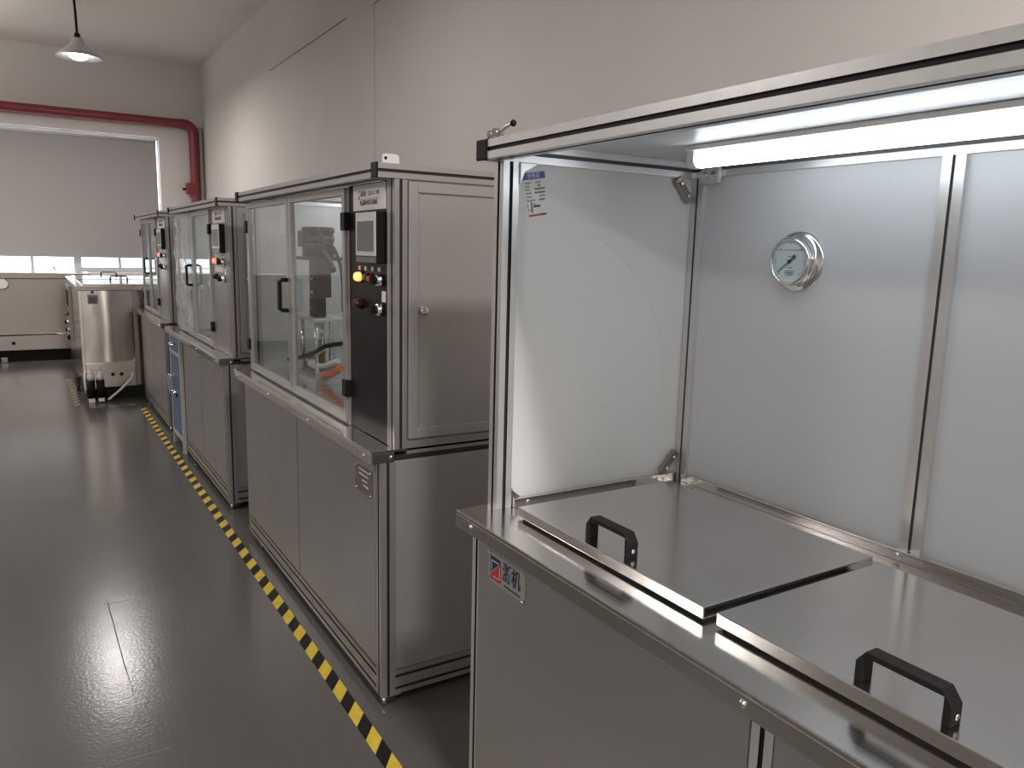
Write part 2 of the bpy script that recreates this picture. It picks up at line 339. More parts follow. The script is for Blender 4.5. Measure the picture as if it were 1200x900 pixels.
# ------------------------------------------------------------------ shared machine pieces
def caster(T, x, y, ztop):
    r = min(0.032, ztop*0.45)
    c = obj('caster', MB().box(x-0.03, x+0.03, y-0.03, y+0.03, ztop-0.006, ztop).cyl((x, y, 0), 0.010, ztop*0.6, ztop-0.005, 'z', 12), 'chrome', T, 0.002)
    obj('wheel', MB().lathe([(r*0.8, -0.024), (r, -0.018), (r, 0.018), (r*0.8, 0.024)], (x, y, r), 'x', 20), 'rubber', c)
    obj('levelling_foot', MB().cyl((x-0.028, y-0.012, 0), 0.010, 0.004, ztop-0.006, 'z', 10), 'chrome', c)
def bolts(T, pts, axis='x', r=0.007):
    me = None
    for p in pts:
        if me is None:
            o = obj('bolt', MB().lathe([(r, 0.001), (r, -0.002), (r*0.6, -0.005)], (0, 0, 0), axis, 12), 'chrome', T); me = o.data
            for v in me.vertices: v.co += root_loc(T)
        else:
            o = D.objects.new('bolt', me); o.parent = T; COL.objects.link(o)
        o.location = Vector(p) - root_loc(T)
def button(parent, name, x, y, z, r, d, m, ring=True, label=None):
    if ring: obj('button_collar', MB().lathe([(r*1.25, 0), (r*1.25, -0.006), (r*1.05, -0.010)], (x, y, z), 'x', 18), 'black', parent)
    return obj(name, MB().lathe([(r, 0), (r, -d*0.7), (r*0.75, -d)], (x, y, z), 'x', 18), m, parent, label=label)
def knob(parent, x, y, z, r):
    obj('knob_collar', MB().lathe([(r*1.15, 0), (r*1.15, -0.012), (r, -0.022), (r*0.8, -0.024)], (x, y, z), 'x', 20), 'chrome', parent)
    obj('selector_knob', MB().lathe([(r*0.78, -0.018), (r*0.78, -0.03), (r*0.6, -0.033)], (x, y, z), 'x', 18).box(x-0.044, x-0.028, y-0.005, y+0.005, z-r*0.85, z+r*0.85), 'black', parent)

XU, XL, XLIP, XTOP, XB = 1.013, 0.963, 0.927, 0.954, 1.70
def machine(Y0, Y1, lip1, low1, p0, p1, split, black_panel, label, label_panel, detail, filmed=False, sign=None):
    T = thing('test_machine', ((XL+XB)/2, (Y0+Y1)/2, 0), label, 'machine', 'row of aluminium framed test machines')
    zb = 0.04
    # lower frame
    for (x0, y0) in ((XL, Y0), (XB-0.05, Y0), (XL, low1-0.045), (XB-0.05, low1-0.045)):
        obj('lower_post', MB().profile('z', zb, 0.892, x0, x0+0.053, y0, y0+0.045), ['alu_dull', 'slot'], T)
    for y in (Y0, low1-0.045):
        obj('base_rail', MB().profile('x', XL+0.053, XB-0.05, y, y+0.045, zb, zb+0.09, (1, 2, 1, 2)), ['alu_dull', 'slot'], T)
    obj('base_rail', MB().profile('y', Y0+0.045, low1-0.045, XL, XL+0.045, zb, zb+0.09, (1, 2, 1, 2)), ['alu_dull', 'slot'], T)
    obj('base_rail', MB().profile('y', Y0+0.045, low1-0.045, XB-0.05, XB-0.005, zb, zb+0.09, (1, 2, 1, 2)), ['alu_dull', 'slot'], T)
    obj('side_panel', MB().box(XL+0.052, XB-0.05, Y0+0.004, Y0+0.010, 0.132, 0.895), 'panel_side', T, 0.002)
    obj('side_panel', MB().box(XL+0.052, XB-0.05, low1-0.010, low1-0.004, 0.132, 0.895), 'panel_side', T, 0.002)
    obj('rear_panel', MB().box(XB-0.012, XB-0.006, Y0+0.045, low1-0.045, 0.13, 0.89), 'panel', T)
    for (a, c) in ((Y0+0.050, split-0.006), (split+0.006, low1-0.015)):
        obj('front_door', MB().box(XL-0.002, XL+0.016, a, c, 0.142, 0.889), 'panel', T, 0.002)
    for (x, y) in ((XL+0.045, Y0+0.028), (XL+0.045, low1-0.2), (XB-0.06, Y0+0.03), (XB-0.06, low1-0.2)): caster(T, x, y, zb)
    # worktop with turned-down lip, open to the upper case
    obj('countertop', MB().box(XLIP, XB, Y0, lip1, 0.926, 0.936).box(XLIP, XLIP+0.004, Y0, lip1, 0.892, 0.927).box(XLIP+0.004, XU, Y0, Y0+0.004, 0.892, 0.927).box(XLIP+0.004, XU, lip1-0.004, lip1, 0.892, 0.927), 'steel', T, 0.0015)
    bolts(T, [(XLIP, Y0+0.06+(lip1-Y0-0.14)*k/3.0, 0.911) for k in range(4)])
    bolts(T, [(XU-0.012, Y0, 0.911)], 'y')
    # black shadow gap and rail over it on the side
    obj('seam_strip', MB().box(XU+0.004, XB-0.01, Y0+0.002, Y0+0.02, 0.897, 0.915), 'slot', T)
    obj('sill_rail', MB().profile('x', XU+0.045, XB-0.045, Y0, Y0+0.045, 0.915, 0.960, (1, 0, 1, 0)), ['alu_dull', 'slot'], T)
    # upper case
    for (x0, y0) in ((XU, Y0), (XB-0.045, Y0), (XU, Y1-0.045), (XB-0.045, Y1-0.045)):
        obj('upper_post', MB().profile('z', 0.936, 1.82, x0, x0+0.045, y0, y0+0.045), ['alu_dull', 'slot'], T)
    obj('top_beam', MB().profile('y', Y0+0.045, Y1-0.045, XTOP, XTOP+0.059, 1.822, 1.867), ['alu_dull', 'slot'], T)
    obj('top_beam', MB().profile('y', Y0+0.004, Y1-0.004, XB-0.045, XB, 1.822, 1.867), ['alu_dull', 'slot'], T)
    obj('top_beam', MB().profile('x', XTOP+0.004, XB-0.045, Y0, Y0+0.045, 1.822, 1.867), ['alu_dull', 'slot'], T)
    obj('top_beam', MB().profile('x', XTOP+0.004, XB-0.045, Y1-0.045, Y1, 1.822, 1.867), ['alu_dull', 'slot'], T)
    obj('end_cap', MB().box(XTOP-0.003, XTOP+0.004, Y0-0.001, Y0+0.046, 1.820, 1.869), 'black', T, 0.002)
    obj('end_cap', MB().box(XTOP-0.006, XTOP+0.004, Y1-0.046, Y1+0.001, 1.819, 1.870), 'black', T, 0.002)
    obj('top_panel', MB().box(XTOP+0.06, XB-0.045, Y0+0.045, Y1-0.045, 1.852, 1.857), 'inner', T)
    obj('case_side', MB().box(XU+0.045, XB-0.045, Y0+0.012, Y0+0.020, 0.960, 1.822), 'panel_side', T)
    fx0, fx1, fz0, fz1 = XU+0.050, XB-0.047, 0.966, 1.816
    sd = obj('side_door', MB().box(fx0, fx0+0.034, Y0-0.002, Y0+0.013, fz0, fz1).box(fx1-0.034, fx1, Y0-0.002, Y0+0.013, fz0, fz1)
             .box(fx0+0.034, fx1-0.034, Y0-0.002, Y0+0.013, fz0, fz0+0.034).box(fx0+0.034, fx1-0.034, Y0-0.002, Y0+0.013, fz1-0.034, fz1), 'panel_side', T, 0.002)
    obj('door_leaf', MB().box(fx0+0.034, fx1-0.034, Y0+0.007, Y0+0.013, fz0+0.034, fz1-0.034), 'panel_side', sd)
    obj('lock', MB().lathe([(0.016, 0.0), (0.016, -0.012), (0.012, -0.018), (0.005, -0.016)], (1.119, Y0+0.007, 1.40), 'y', 20), 'chrome', sd)
    obj('case_side', MB().box(XU+0.045, XB-0.045, Y1-0.020, Y1-0.012, 0.937, 1.822), 'inner', T)
    obj('case_back', MB().box(XB-0.02, XB-0.012, Y0+0.045, Y1-0.045, 0.937, 1.822), 'inner', T)
    obj('divider', MB().box(XU+0.03, XB-0.03, p1+0.004, p1+0.012, 0.937, 1.822), 'inner', T)
    il = obj('case_lamp', MB().box(1.50, 1.56, p1+0.05, Y1-0.10, 1.838, 1.851), 'white', T, 0.003)
    obj('lamp_tube', MB().cyl((1.53, 0, 1.827), 0.012, p1+0.06, Y1-0.12, 'y', 12), 'innertube', il)
    # control column
    pm = 'blackpanel' if black_panel else 'panel'
    obj('edge_trim', MB().box(XU-0.003, XU+0.012, p0-0.014, p0-0.003, 0.938, 1.818), 'alu_dull', T, 0.001)
    obj('edge_trim', MB().box(XU-0.003, XU+0.012, p1+0.003, p1+0.018, 0.938, 1.818), 'alu_dull', T, 0.001)
    if p0 - Y0 > 0.07: obj('filler_panel', MB().box(XU-0.001, XU+0.010, Y0+0.046, p0-0.015, 0.938, 1.82), 'panel', T)
    cpn = obj('control_panel', MB().box(XU, XU+0.006, p0, p1, 0.938, 1.820), pm, T, 0.001, label=label_panel)
    wdt = p1 - p0
    s0, s1 = p0 + wdt*0.02, p1 - wdt*0.14
    sgn = obj('sign_plate', MB().box(XU-0.004, XU, s0, s1, 1.729, 1.816), 'sign', T, 0.001, label='white printed sign plate')
    sy, sw = (s0+s1)/2, s1-s0
    yy = lambda k: s1 - sw*k    # k = 0 at the viewer's left
    xs = XU-0.0046
    obj('logo_mark', MB().prism([(yy(0.17), 1.792), (yy(0.225), 1.797), (yy(0.22), 1.790)], 'x', xs, XU-0.004).prism([(yy(0.165), 1.768), (yy(0.23), 1.784), (yy(0.21), 1.768)], 'x', xs, XU-0.004), 'ink', sgn)
    text('lettering', '浙机', (xs, yy(0.34), 1.784), 0.022, 'ink', sgn, width=sw*0.19)
    text('lettering', sign, (xs, yy(0.66), 1.785), 0.021, 'ink', sgn, width=sw*0.33)
    obj('rule_line', MB().box(xs, XU-0.004, yy(0.82), yy(0.2), 1.7675, 1.7685), 'ink', sgn)
    text('lettering', '恒温循环疲劳试验机', (xs, yy(0.5), 1.754), 0.020, 'ink', sgn, width=sw*0.54)
    # touch screen
    h0, h1 = p0 + wdt*0.04, p0 + wdt*0.57
    hm = obj('touch_screen', MB().box(XU-0.032, XU, h0, h1, 1.551, 1.721), 'black', T, 0.003)
    obj('bezel', MB().box(XU-0.035, XU-0.032, h0+0.003, h1-0.003, 1.575, 1.719), 'bezel', hm, 0.001)
    obj('display', MB().box(XU-0.036, XU-0.035, h0+0.018, h1-0.018, 1.590, 1.690), 'screen', hm)
    obj('chin', MB().box(XU-0.034, XU-0.032, h0+0.003, h1-0.003, 1.553, 1.572), 'screen', hm)
    # lamps, buttons and selectors (front faces stand proud towards the aisle)
    yk = lambda k: p0 + wdt*k
    button(cpn, 'indicator_lamp', XU, yk(0.64), 1.501, 0.016, 0.030, 'amber' if black_panel else 'redlamp', label='glowing indicator lamp')
    button(cpn, 'push_button', XU, yk(0.49), 1.500, 0.013, 0.020, 'green', label='green push button')
    button(cpn, 'push_button', XU, yk(0.34), 1.498, 0.013, 0.024, 'redbutton', label='red push button')
    knob(cpn, XU, yk(0.12), 1.497, 0.018)
    knob(cpn, XU, yk(0.12), 1.398, 0.018)
    for k in (0.71, 0.54, 0.36, 0.19):
        obj('legend_tag', MB().box(XU-0.003, XU, yk(k)-0.009, yk(k)+0.009, 1.524, 1.538), 'bezel', cpn)
    obj('legend_plate', MB().box(XU-0.003, XU, yk(0.04), yk(0.12), 1.424, 1.460), 'sign', cpn, label='small white legend plate')
    button(cpn, 'emergency_stop', XU, yk(0.68), 1.405, 0.016, 0.030, 'darkred', label='dark red emergency stop')
    if not black_panel: obj('label_strip', MB().box(XU-0.003, XU, yk(0.2), yk(0.8), 1.435, 1.465), 'sign', cpn)
    # two framed glass doors
    d0, d1, mid = p1+0.020, Y1-0.012, None
    mid = d0 + (d1-d0)*0.487
    for (a, c, first) in ((d0, mid-0.004, False), (mid+0.004, d1, True)):
        fw = 0.034
        dr = obj('glass_door', MB().box(XU-0.014, XU+0.010, a, a+fw*0.8, 0.946, 1.816).box(XU-0.014, XU+0.010, c-fw, c, 0.946, 1.816)
                 .box(XU-0.014, XU+0.010, a+fw*0.8, c-fw, 0.946, 0.976).box(XU-0.014, XU+0.010, a+fw*0.8, c-fw, 1.788, 1.816), 'alu_dull', T, 0.0015)
        obj('pane', MB().box(XU-0.004, XU, a+fw*0.8-0.004, c-fw+0.004, 0.972, 1.792), 'glass', dr)
        hy = c if first else a
        for z in (1.695, 1.078):
            obj('hinge', MB().box(XU-0.022, XU+0.002, hy-0.022, hy+0.022, z-0.032, z+0.032), 'black', dr, 0.003)
        if first:
            L_, zz = 0.155, 1.305
            out = handle_outline(L_, 0.044, 0.018)
            obj('handle', MB().prism([(XU-0.014-h, zz+l) for l, h in out], 'y', a+0.006, a+0.034), 'black', dr, 0.002, label='black bow handle')
            if filmed:
                ny, nz = 14, 26; vs = []; fs = []
                for j in range(nz+1):
                    for i in range(ny+1):
                        y = a+0.02 + (c-a-0.03)*i/ny; z = 0.975 + (1.835-0.975)*j/nz
                        w_ = 0.012*math.sin(9.0*i/ny*math.pi*(0.45+0.55*(1-j/nz)) + 1.5*math.sin(j*0.6)) + 0.006*random.random()
                        pinch = 0.35*max(0, (j/nz-0.72)/0.28); y = y*(1-pinch*0.4) + (a*0.5+c*0.5)*pinch*0.4
                        vs.append((XU-0.032 + w_, y, z))
                for j in range(nz):
                    for i in range(ny): q = j*(ny+1)+i; fs.append((q, q+1, q+ny+2, q+ny+1))
                fb = MB(); fb.add(vs, fs, 0, True)
                fo = obj('protective_film', fb, 'film', dr, label='wrinkled clear protective film over the door')
    if detail:
        npl = obj('name_plate', MB().box(XL-0.005, XL-0.002, Y0+0.067, Y0+0.222, 0.749, 0.847), 'steel_dark', T, 0.001, label='dark etched name plate')
        bolts(T, [(XL-0.005, Y0+0.075, 0.757), (XL-0.005, Y0+0.214, 0.757), (XL-0.005, Y0+0.075, 0.839), (XL-0.005, Y0+0.214, 0.839)], 'x', 0.005)
        for (ya, yb, z) in ((0.09, 0.19, 0.832), (0.10, 0.19, 0.815), (0.11, 0.16, 0.796), (0.10, 0.15, 0.779)):
            obj('etched_line', MB().box(XL-0.0056, XL-0.005, Y0+ya, Y0+yb, z-0.003, z+0.003), 'bezel', npl)
        lb = MB().prism([(0.974, 1.867), (0.974, 1.884)] + [(0.986-0.012*math.cos(t), 1.884+0.012*math.sin(t)) for t in (0.5, 1.0, 1.57)] +
                        [(1.020+0.012*math.sin(t), 1.884+0.012*math.cos(t)) for t in (0.0, 0.6, 1.1, 1.57)] + [(1.032, 1.867)], 'y', Y0+0.004, Y0+0.008)
        lug = obj('lifting_lug', lb, 'white', T, 0.0008, label='white rounded lug with a hole')
        obj('lug_hole', MB().cyl((0.985, Y0+0.003, 1.882), 0.005, -0.0005, 0.002, 'y', 14), 'black', lug)
    return T
machine(2.363, 4.295, 4.36, 4.275, 2.422, 2.772, 3.315, True,
        'nearest glass-doored grey test machine with a black control column', 'black control column', True, sign='QX-C-90')
machine(4.775, 6.58, 6.86, 6.22, 4.865, 5.262, 5.55, False,
        'middle glass-doored test machine with crumpled clear film on its left door', None, False, True, sign='QX-C-90')
machine(7.12, 8.74, 8.79, 8.72, 7.19, 7.66, 7.95, False,
        'farthest glass-doored test machine of the row, beside the steel tank', None, False, sign='QX-C-90')

# ------------------------------------------------------------------ foreground bench with lit hood
FY1, FY0 = 1.733, -0.20
B = thing('hooded_bench', (1.33, 0.75, 0), 'nearest steel-topped bench with a lit open hood and a pressure gauge', 'workbench')
CT = 0.930
for (x0, y0) in ((0.968, FY1-0.045), (0.968, 0.735), (0.968, FY0), (1.655, FY1-0.045), (1.655, FY0)):
    obj('lower_post', MB().profile('z', 0.045, 0.886, x0, x0+0.045, y0, y0+0.045), ['alu', 'slot'], B)
for (a, c) in ((0.78, FY1-0.045), (FY0+0.045, 0.735)):
    obj('base_rail', MB().profile('y', a, c, 0.968, 1.013, 0.045, 0.135, (1, 2, 1, 2)), ['alu', 'slot'], B)
for y in (FY1-0.045, FY0):
    obj('base_rail', MB().profile('x', 1.013, 1.655, y, y+0.045, 0.045, 0.135, (1, 2, 1, 2)), ['alu', 'slot'], B)
obj('front_door', MB().box(0.966, 0.984, 0.783, FY1-0.036, 0.14, 0.884), 'panel', B, 0.002)
obj('front_door', MB().box(0.966, 0.984, FY0+0.04, 0.732, 0.14, 0.884), 'panel', B, 0.002)
obj('side_panel', MB().box(1.013, 1.655, FY1-0.012, FY1-0.006, 0.135, 0.886), 'panel_side', B)
obj('side_panel', MB().box(1.013, 1.655, FY0+0.006, FY0+0.012, 0.135, 0.886), 'panel_side', B)
obj('rear_panel', MB().box(1.69, 1.696, FY0+0.045, FY1-0.045, 0.10, 0.92), 'panel', B)
for (x, y) in ((1.0, FY1-0.03), (1.0, 0.76), (1.0, FY0+0.03), (1.675, FY1-0.03), (1.675, FY0+0.03)): caster(B, x, y, 0.045)
obj('countertop', MB().box(0.918, 1.70, FY0-0.01, FY1+0.006, 0.920, CT).box(0.918, 0.922, FY0-0.01, FY1+0.006, 0.886, 0.921)
    .box(0.922, 1.012, FY1+0.002, FY1+0.006, 0.886, 0.921), 'steel', B, 0.002)
bolts(B, [(0.918, 1.655, 0.907), (0.918, 0.760, 0.905), (0.918, -0.1, 0.905)])
# stainless upstands round the worktop
up = obj('upstand', MB().box(1.640, 1.655, FY0+0.05, 1.655, CT, 0.955), 'steel', B, 0.0015)
obj('upstand', MB().box(1.060, 1.640, 1.672, 1.690, CT, 0.955), 'steel', B, 0.0015)
bolts(B, [(1.10, 1.671, 0.944), (1.56, 1.671, 0.944)], 'y', 0.006)
bolts(B, [(1.639, 1.61, 0.944), (1.639, 0.96, 0.944), (1.639, 0.40, 0.944)], 'x', 0.006)
# hood frame
for y0 in (FY1-0.045, FY0):
    obj('hood_post', MB().profile('z', CT, 1.820, 1.012, 1.057, y0, y0+0.045), ['alu', 'slot'], B)
obj('corner_post', MB().profile('z', CT, 1.822, 1.655, 1.70, 1.655, 1.70, w=0.007), ['alu', 'slotgrey'], B)
obj('corner_post', MB().profile('z', CT, 1.822, 1.655, 1.70, FY0, FY0+0.045), ['alu', 'slot'], B)
obj('back_mullion', MB().profile('z', 0.955, 1.822, 1.655, 1.70, 0.918, 0.968, w=0.007), ['alu', 'slotgrey'], B)
obj('top_beam', MB().profile('y', FY0+0.045, FY1-0.045, 0.962, 1.012, 1.820, 1.865), ['alu', 'slot'], B)
obj('end_cap', MB().box(0.959, 0.967, FY1-0.050, FY1+0.002, 1.818, 1.867), 'black', B, 0.003)
obj('top_beam', MB().profile('x', 0.967, 1.655, FY1-0.045, FY1, 1.820, 1.865), ['alu', 'slotgrey'], B)
obj('top_beam', MB().profile('x', 0.967, 1.655, FY0, FY0+0.045, 1.820, 1.865), ['alu', 'slot'], B)
obj('top_beam', MB().profile('y', FY0, FY1, 1.655, 1.70, 1.822, 1.866), ['alu', 'slotgrey'], B)
obj('hood_roof', MB().box(1.005, 1.66, FY0+0.01, FY1-0.01, 1.8655, 1.870), 'roof', B)
obj('hood_side', MB().box(1.055, 1.66, 1.7045, 1.7085, 0.940, 1.822), 'whitepanel', B)
obj('hood_side', MB().box(1.055, 1.66, FY0+0.022, FY0+0.027, 0.940, 1.822), 'whitepanel', B)
obj('back_panel', MB().box(1.668, 1.673, 0.966, 1.660, 0.950, 1.824), 'backpanel', B)
obj('back_panel', MB().box(1.668, 1.673, FY0+0.04, 0.920, 0.950, 1.824), 'backpanel', B)
# corner brackets
obj('corner_bracket', MB().prism([(1.057, 1.820), (1.110, 1.820), (1.107, 1.815), (1.072, 1.796), (1.061, 1.770), (1.057, 1.766)], 'y', 1.683, 1.700), 'alu', B, 0.002)
obj('corner_bracket', MB().prism([(1.057, 0.931), (1.115, 0.931), (1.108, 0.938), (1.066, 0.972), (1.057, 0.985)], 'y', 1.690, 1.703), 'steel_dark', B, 0.002)
def link(p, q, nrm):
    p, q, nrm = Vector(p), Vector(q), Vector(nrm); t = (q-p).normalized(); u = t.cross(nrm).normalized()*0.013; e = nrm*0.006
    b_ = MB(); b_.add([p-u-e, p+u-e, q+u-e, q-u-e, p-u+e, p+u+e, q+u+e, q-u+e], [(0,3,2,1),(4,5,6,7),(0,1,5,4),(1,2,6,5),(2,3,7,6),(3,0,4,7)])
    o = obj('diagonal_bracket', b_, 'steel_dark', B, 0.003)
    c_ = MB()
    for w_ in (p*0.75+q*0.25, p*0.25+q*0.75):
        c_.lathe([(0.006, -0.004), (0.004, -0.006)], tuple(w_ - e), 'y', 12)
    obj('bracket_screw', c_, 'chrome', o)
link((1.585, 1.690, 1.818), (1.640, 1.690, 1.755), (0, 1, 0)); link((1.590, 1.690, 0.955), (1.645, 1.690, 1.015), (0, 1, 0))
kb = obj('corner_bracket', MB().box(1.640, 1.655, 1.585, 1.655, 1.802, 1.845), 'alu', B, 0.004)
obj('bracket_screw', MB().cyl((1.640, 1.635, 1.825), 0.010, -0.004, 0.001, 'x', 14).cyl((1.640, 1.603, 1.825), 0.010, -0.004, 0.001, 'x', 14), 'chrome', kb)
# LED batten under the hood roof
LXC = 1.415
lm = obj('led_batten', MB().box(LXC-0.030, LXC+0.030, 0.20, 1.455, 1.852, 1.8655), 'white', B, 0.003)
obj('lamp_tube', MB().cyl((LXC, 0, 1.832), 0.0195, 0.235, 1.425, 'y', 24), 'tube', lm)
for (a, c) in ((1.430, 1.455), (0.20, 0.225)):
    obj('lamp_holder', MB().prism([(LXC-0.024, 1.853), (LXC-0.024, 1.826), (LXC-0.014, 1.812), (LXC+0.014, 1.812), (LXC+0.024, 1.826), (LXC+0.024, 1.853)], 'y', a, c), 'white', lm, 0.003)
# pressure gauge on the back panel
gy, gz = 1.318, 1.594
ga = obj('pressure_gauge', MB().lathe([(0.076, 0), (0.076, -0.004), (0.070, -0.007), (0.058, -0.007), (0.058, -0.026), (0.0605, -0.030), (0.0605, -0.036), (0.056, -0.0405), (0.0525, -0.040), (0.0515, -0.033)], (1.668, gy, gz), 'x', 48, cap=False), 'chrome', B)
obj('dial', MB().lathe([(0.0515, -0.033), (0.0515, -0.0335)], (1.668, gy, gz), 'x', 48), 'dial', ga)
gx = 1.668-0.0338
def spoke(mb, a, r0, r1, w_, x=gx):
    # a in degrees, 0 = up, positive to the viewer's right (-Y)
    t = math.radians(a); dy, dz = -math.sin(t), math.cos(t); ny, nz = -dz, dy
    mb.prism([(gy+dy*r0+ny*w_, gz+dz*r0+nz*w_), (gy+dy*r1+ny*w_, gz+dz*r1+nz*w_), (gy+dy*r1-ny*w_, gz+dz*r1-nz*w_), (gy+dy*r0-ny*w_, gz+dz*r0-nz*w_)], 'x', x-0.0003, x+0.0003)
tk = MB()
for k in range(31): spoke(tk, -135+9*k, 0.044 if k % 5 else 0.040, 0.047, 0.0005 if k % 5 else 0.0009)
obj('scale_marks', tk, 'inkgrey', ga)
sc = MB()
for k in range(18): spoke(sc, 60+4*k, 0.0485, 0.0500, 0.0019)
obj('scale_band', sc, 'redink', ga)
mk = MB()
for (y_, z_, w_) in ((0, -0.016, 0.008), (0, -0.024, 0.013), (0, -0.0285, 0.014), (0, -0.033, 0.012), (0, 0.012, 0.007)):
    mk.box(gx-0.0003, gx+0.0003, gy+y_-w_, gy+y_+w_, gz+z_-0.0011, gz+z_+0.0011)
obj('dial_print', mk, 'inkgrey', ga)
obj('fill_line', MB().box(gx-0.0006, gx, gy-0.043, gy+0.043, gz+0.0275, gz+0.0290), 'inkgrey', ga)
nd = MB(); spoke(nd, -128, -0.004, 0.043, 0.0011, gx-0.003); spoke(nd, 52, 0.0, 0.019, 0.0021, gx-0.003)
nd.prism([(gy-0.012, gz+0.007), (gy-0.019, gz+0.010), (gy-0.015, gz+0.018), (gy-0.008, gz+0.0125)], 'x', gx-0.0035, gx-0.0025)
nd.cyl((gx, gy, gz), 0.0045, -0.005, -0.001, 'x', 16)
obj('needle', nd, 'ink', ga)
obj('gauge_glass', MB().lathe([(0.0515, -0.0392), (0.0515, -0.0398)], (1.668, gy, gz), 'x', 40), 'glass', ga)
# sticker on the white side panel
st = MB(); ang = math.radians(9.5); cx, cz = 1.117, 1.7455; W2, H2 = 0.0375, 0.0575; sy_ = 1.7045
def sp_(u, v): return (cx + u*math.cos(ang) - v*math.sin(ang), cz + u*math.sin(ang) + v*math.cos(ang))
def srect(u0, u1, v0, v1, d0, d1): return MB().prism([sp_(u0, v0), sp_(u1, v0), sp_(u1, v1), sp_(u0, v1)], 'y', sy_-d1, sy_-d0)
sk = obj('certificate_sticker', srect(-W2, W2, -H2, H2, 0, 0.0005), 'paper', B, label='white certificate sticker with a blue header')
obj('header', srect(-W2+0.002, W2-0.002, H2-0.019, H2-0.002, 0.0005, 0.0008), 'blueink', sk)
text('lettering', '合格证', (sp_(0, H2-0.0105)[0], sy_-0.0009, sp_(0, H2-0.0105)[1]), 0.014, 'paper', sk, face='-y', rot=ang, width=0.038)
rows = [(-0.028, -0.012, 0.030, 'inkgrey'), (-0.028, -0.013, 0.022, 'inkgrey'), (-0.028, -0.013, 0.014, 'inkgrey'), (-0.028, -0.010, 0.005, 'inkgrey'), (-0.028, -0.008, -0.004, 'inkgrey'), (-0.028, -0.002, -0.013, 'inkgrey'),
        (0.004, 0.020, 0.030, 'inkgrey'), (0.010, 0.020, 0.022, 'ink'), (0.0, 0.031, 0.014, 'ink'), (-0.001, 0.031, 0.005, 'ink'), (0.012, 0.030, -0.004, 'inkgrey'), (0.010, 0.028, -0.013, 'ink')]
for (u0, u1, v, m_) in rows:
    b_ = MB(); u = u0
    while u < u1 - 0.002:
        q = srect(u, min(u+0.0036, u1), v-0.0022, v+0.0022, 0.0005, 0.0007); b_.add(q.v, q.f); u += 0.0046
    obj('print_row', b_, m_, sk)
b_ = MB()
for (u0, u1, v0, v1) in ((-0.027, -0.0255, -0.040, -0.020), (-0.0165, -0.013, -0.044, -0.016), (-0.023, -0.0165, -0.038, -0.036), (-0.010, 0.012, -0.031, -0.026), (-0.010, 0.0, -0.024, -0.022)):
    q = srect(u0, u1, v0, v1, 0.0005, 0.0007); b_.add(q.v, q.f)
obj('emblem', b_, 'navy', sk)
obj('footer_strip', srect(-0.026, 0.012, -0.053, -0.048, 0.0005, 0.0007), 'redink', sk)
obj('footer_strip', srect(0.012, 0.028, -0.053, -0.048, 0.0005, 0.0007), 'navy', sk)
# faint curved line on the white side panel
sc = [(1.15+0.44*math.sin(t), 1.703, 1.22+0.46*math.cos(t)) for t in [0.35+0.06*i for i in range(22)]]
obj('curved_line', MB().tube([(x, sy_, z) for x, y, z in sc], 0.0007, 4), 'bezel', B)
# maker's plate
p = (0.966-0.0025); ya, yb, za, zb_ = 1.640, 1.466, 0.765, 0.842   # viewer's left is larger y
npz = obj('maker_plate', MB().prism([(ya, za+0.012), (ya-0.012, za), (yb+0.012, za), (yb, za+0.012), (yb, zb_-0.012), (yb+0.012, zb_), (ya-0.012, zb_), (ya, zb_-0.012)], 'x', p, 0.966), 'plate', B, 0.0008, label='silver plate with a blue and red emblem')
def tri(pts, d=0.0006): return MB().prism([(ya - u, za + v) for u, v in pts], 'x', p-d, p)
obj('emblem', tri([(0.010, 0.070), (0.060, 0.070), (0.060, 0.062), (0.020, 0.062), (0.054, 0.062), (0.020, 0.024), (0.010, 0.024)][:3] + [(0.010, 0.024)]), 'navy', npz)
obj('emblem', tri([(0.064, 0.062), (0.064, 0.008), (0.012, 0.008), (0.012, 0.020)]), 'redink', npz)
obj('emblem_line', tri([(0.058, 0.052), (0.058, 0.017), (0.056, 0.017), (0.056, 0.048)], 0.0012), 'paper', npz)
obj('emblem_line', tri([(0.058, 0.019), (0.058, 0.017), (0.025, 0.017), (0.028, 0.019)], 0.0012), 'paper', npz)
obj('emblem_line', tri([(0.016, 0.060), (0.052, 0.060), (0.052, 0.0575), (0.016, 0.0575)], 0.0012), 'paper', npz)
obj('emblem_line', tri([(0.016, 0.0575), (0.0185, 0.0575), (0.0185, 0.034), (0.016, 0.031)], 0.0012), 'paper', npz)
text('lettering', '浙机', (p-0.0004, ya-0.113, za+0.045), 0.052, 'navy', npz, width=0.084, bold=0.0012)
b_ = MB()
for k in range(12): b_.box(p-0.0006, p, ya-0.079-0.0065*k-0.0045, ya-0.079-0.0065*k, za+0.009, za+0.015)
obj('print_row', b_, 'ink', npz)
bolts(B, [(p, ya-0.006, zb_-0.003), (p, yb+0.006, za+0.004)], 'x', 0.0045)

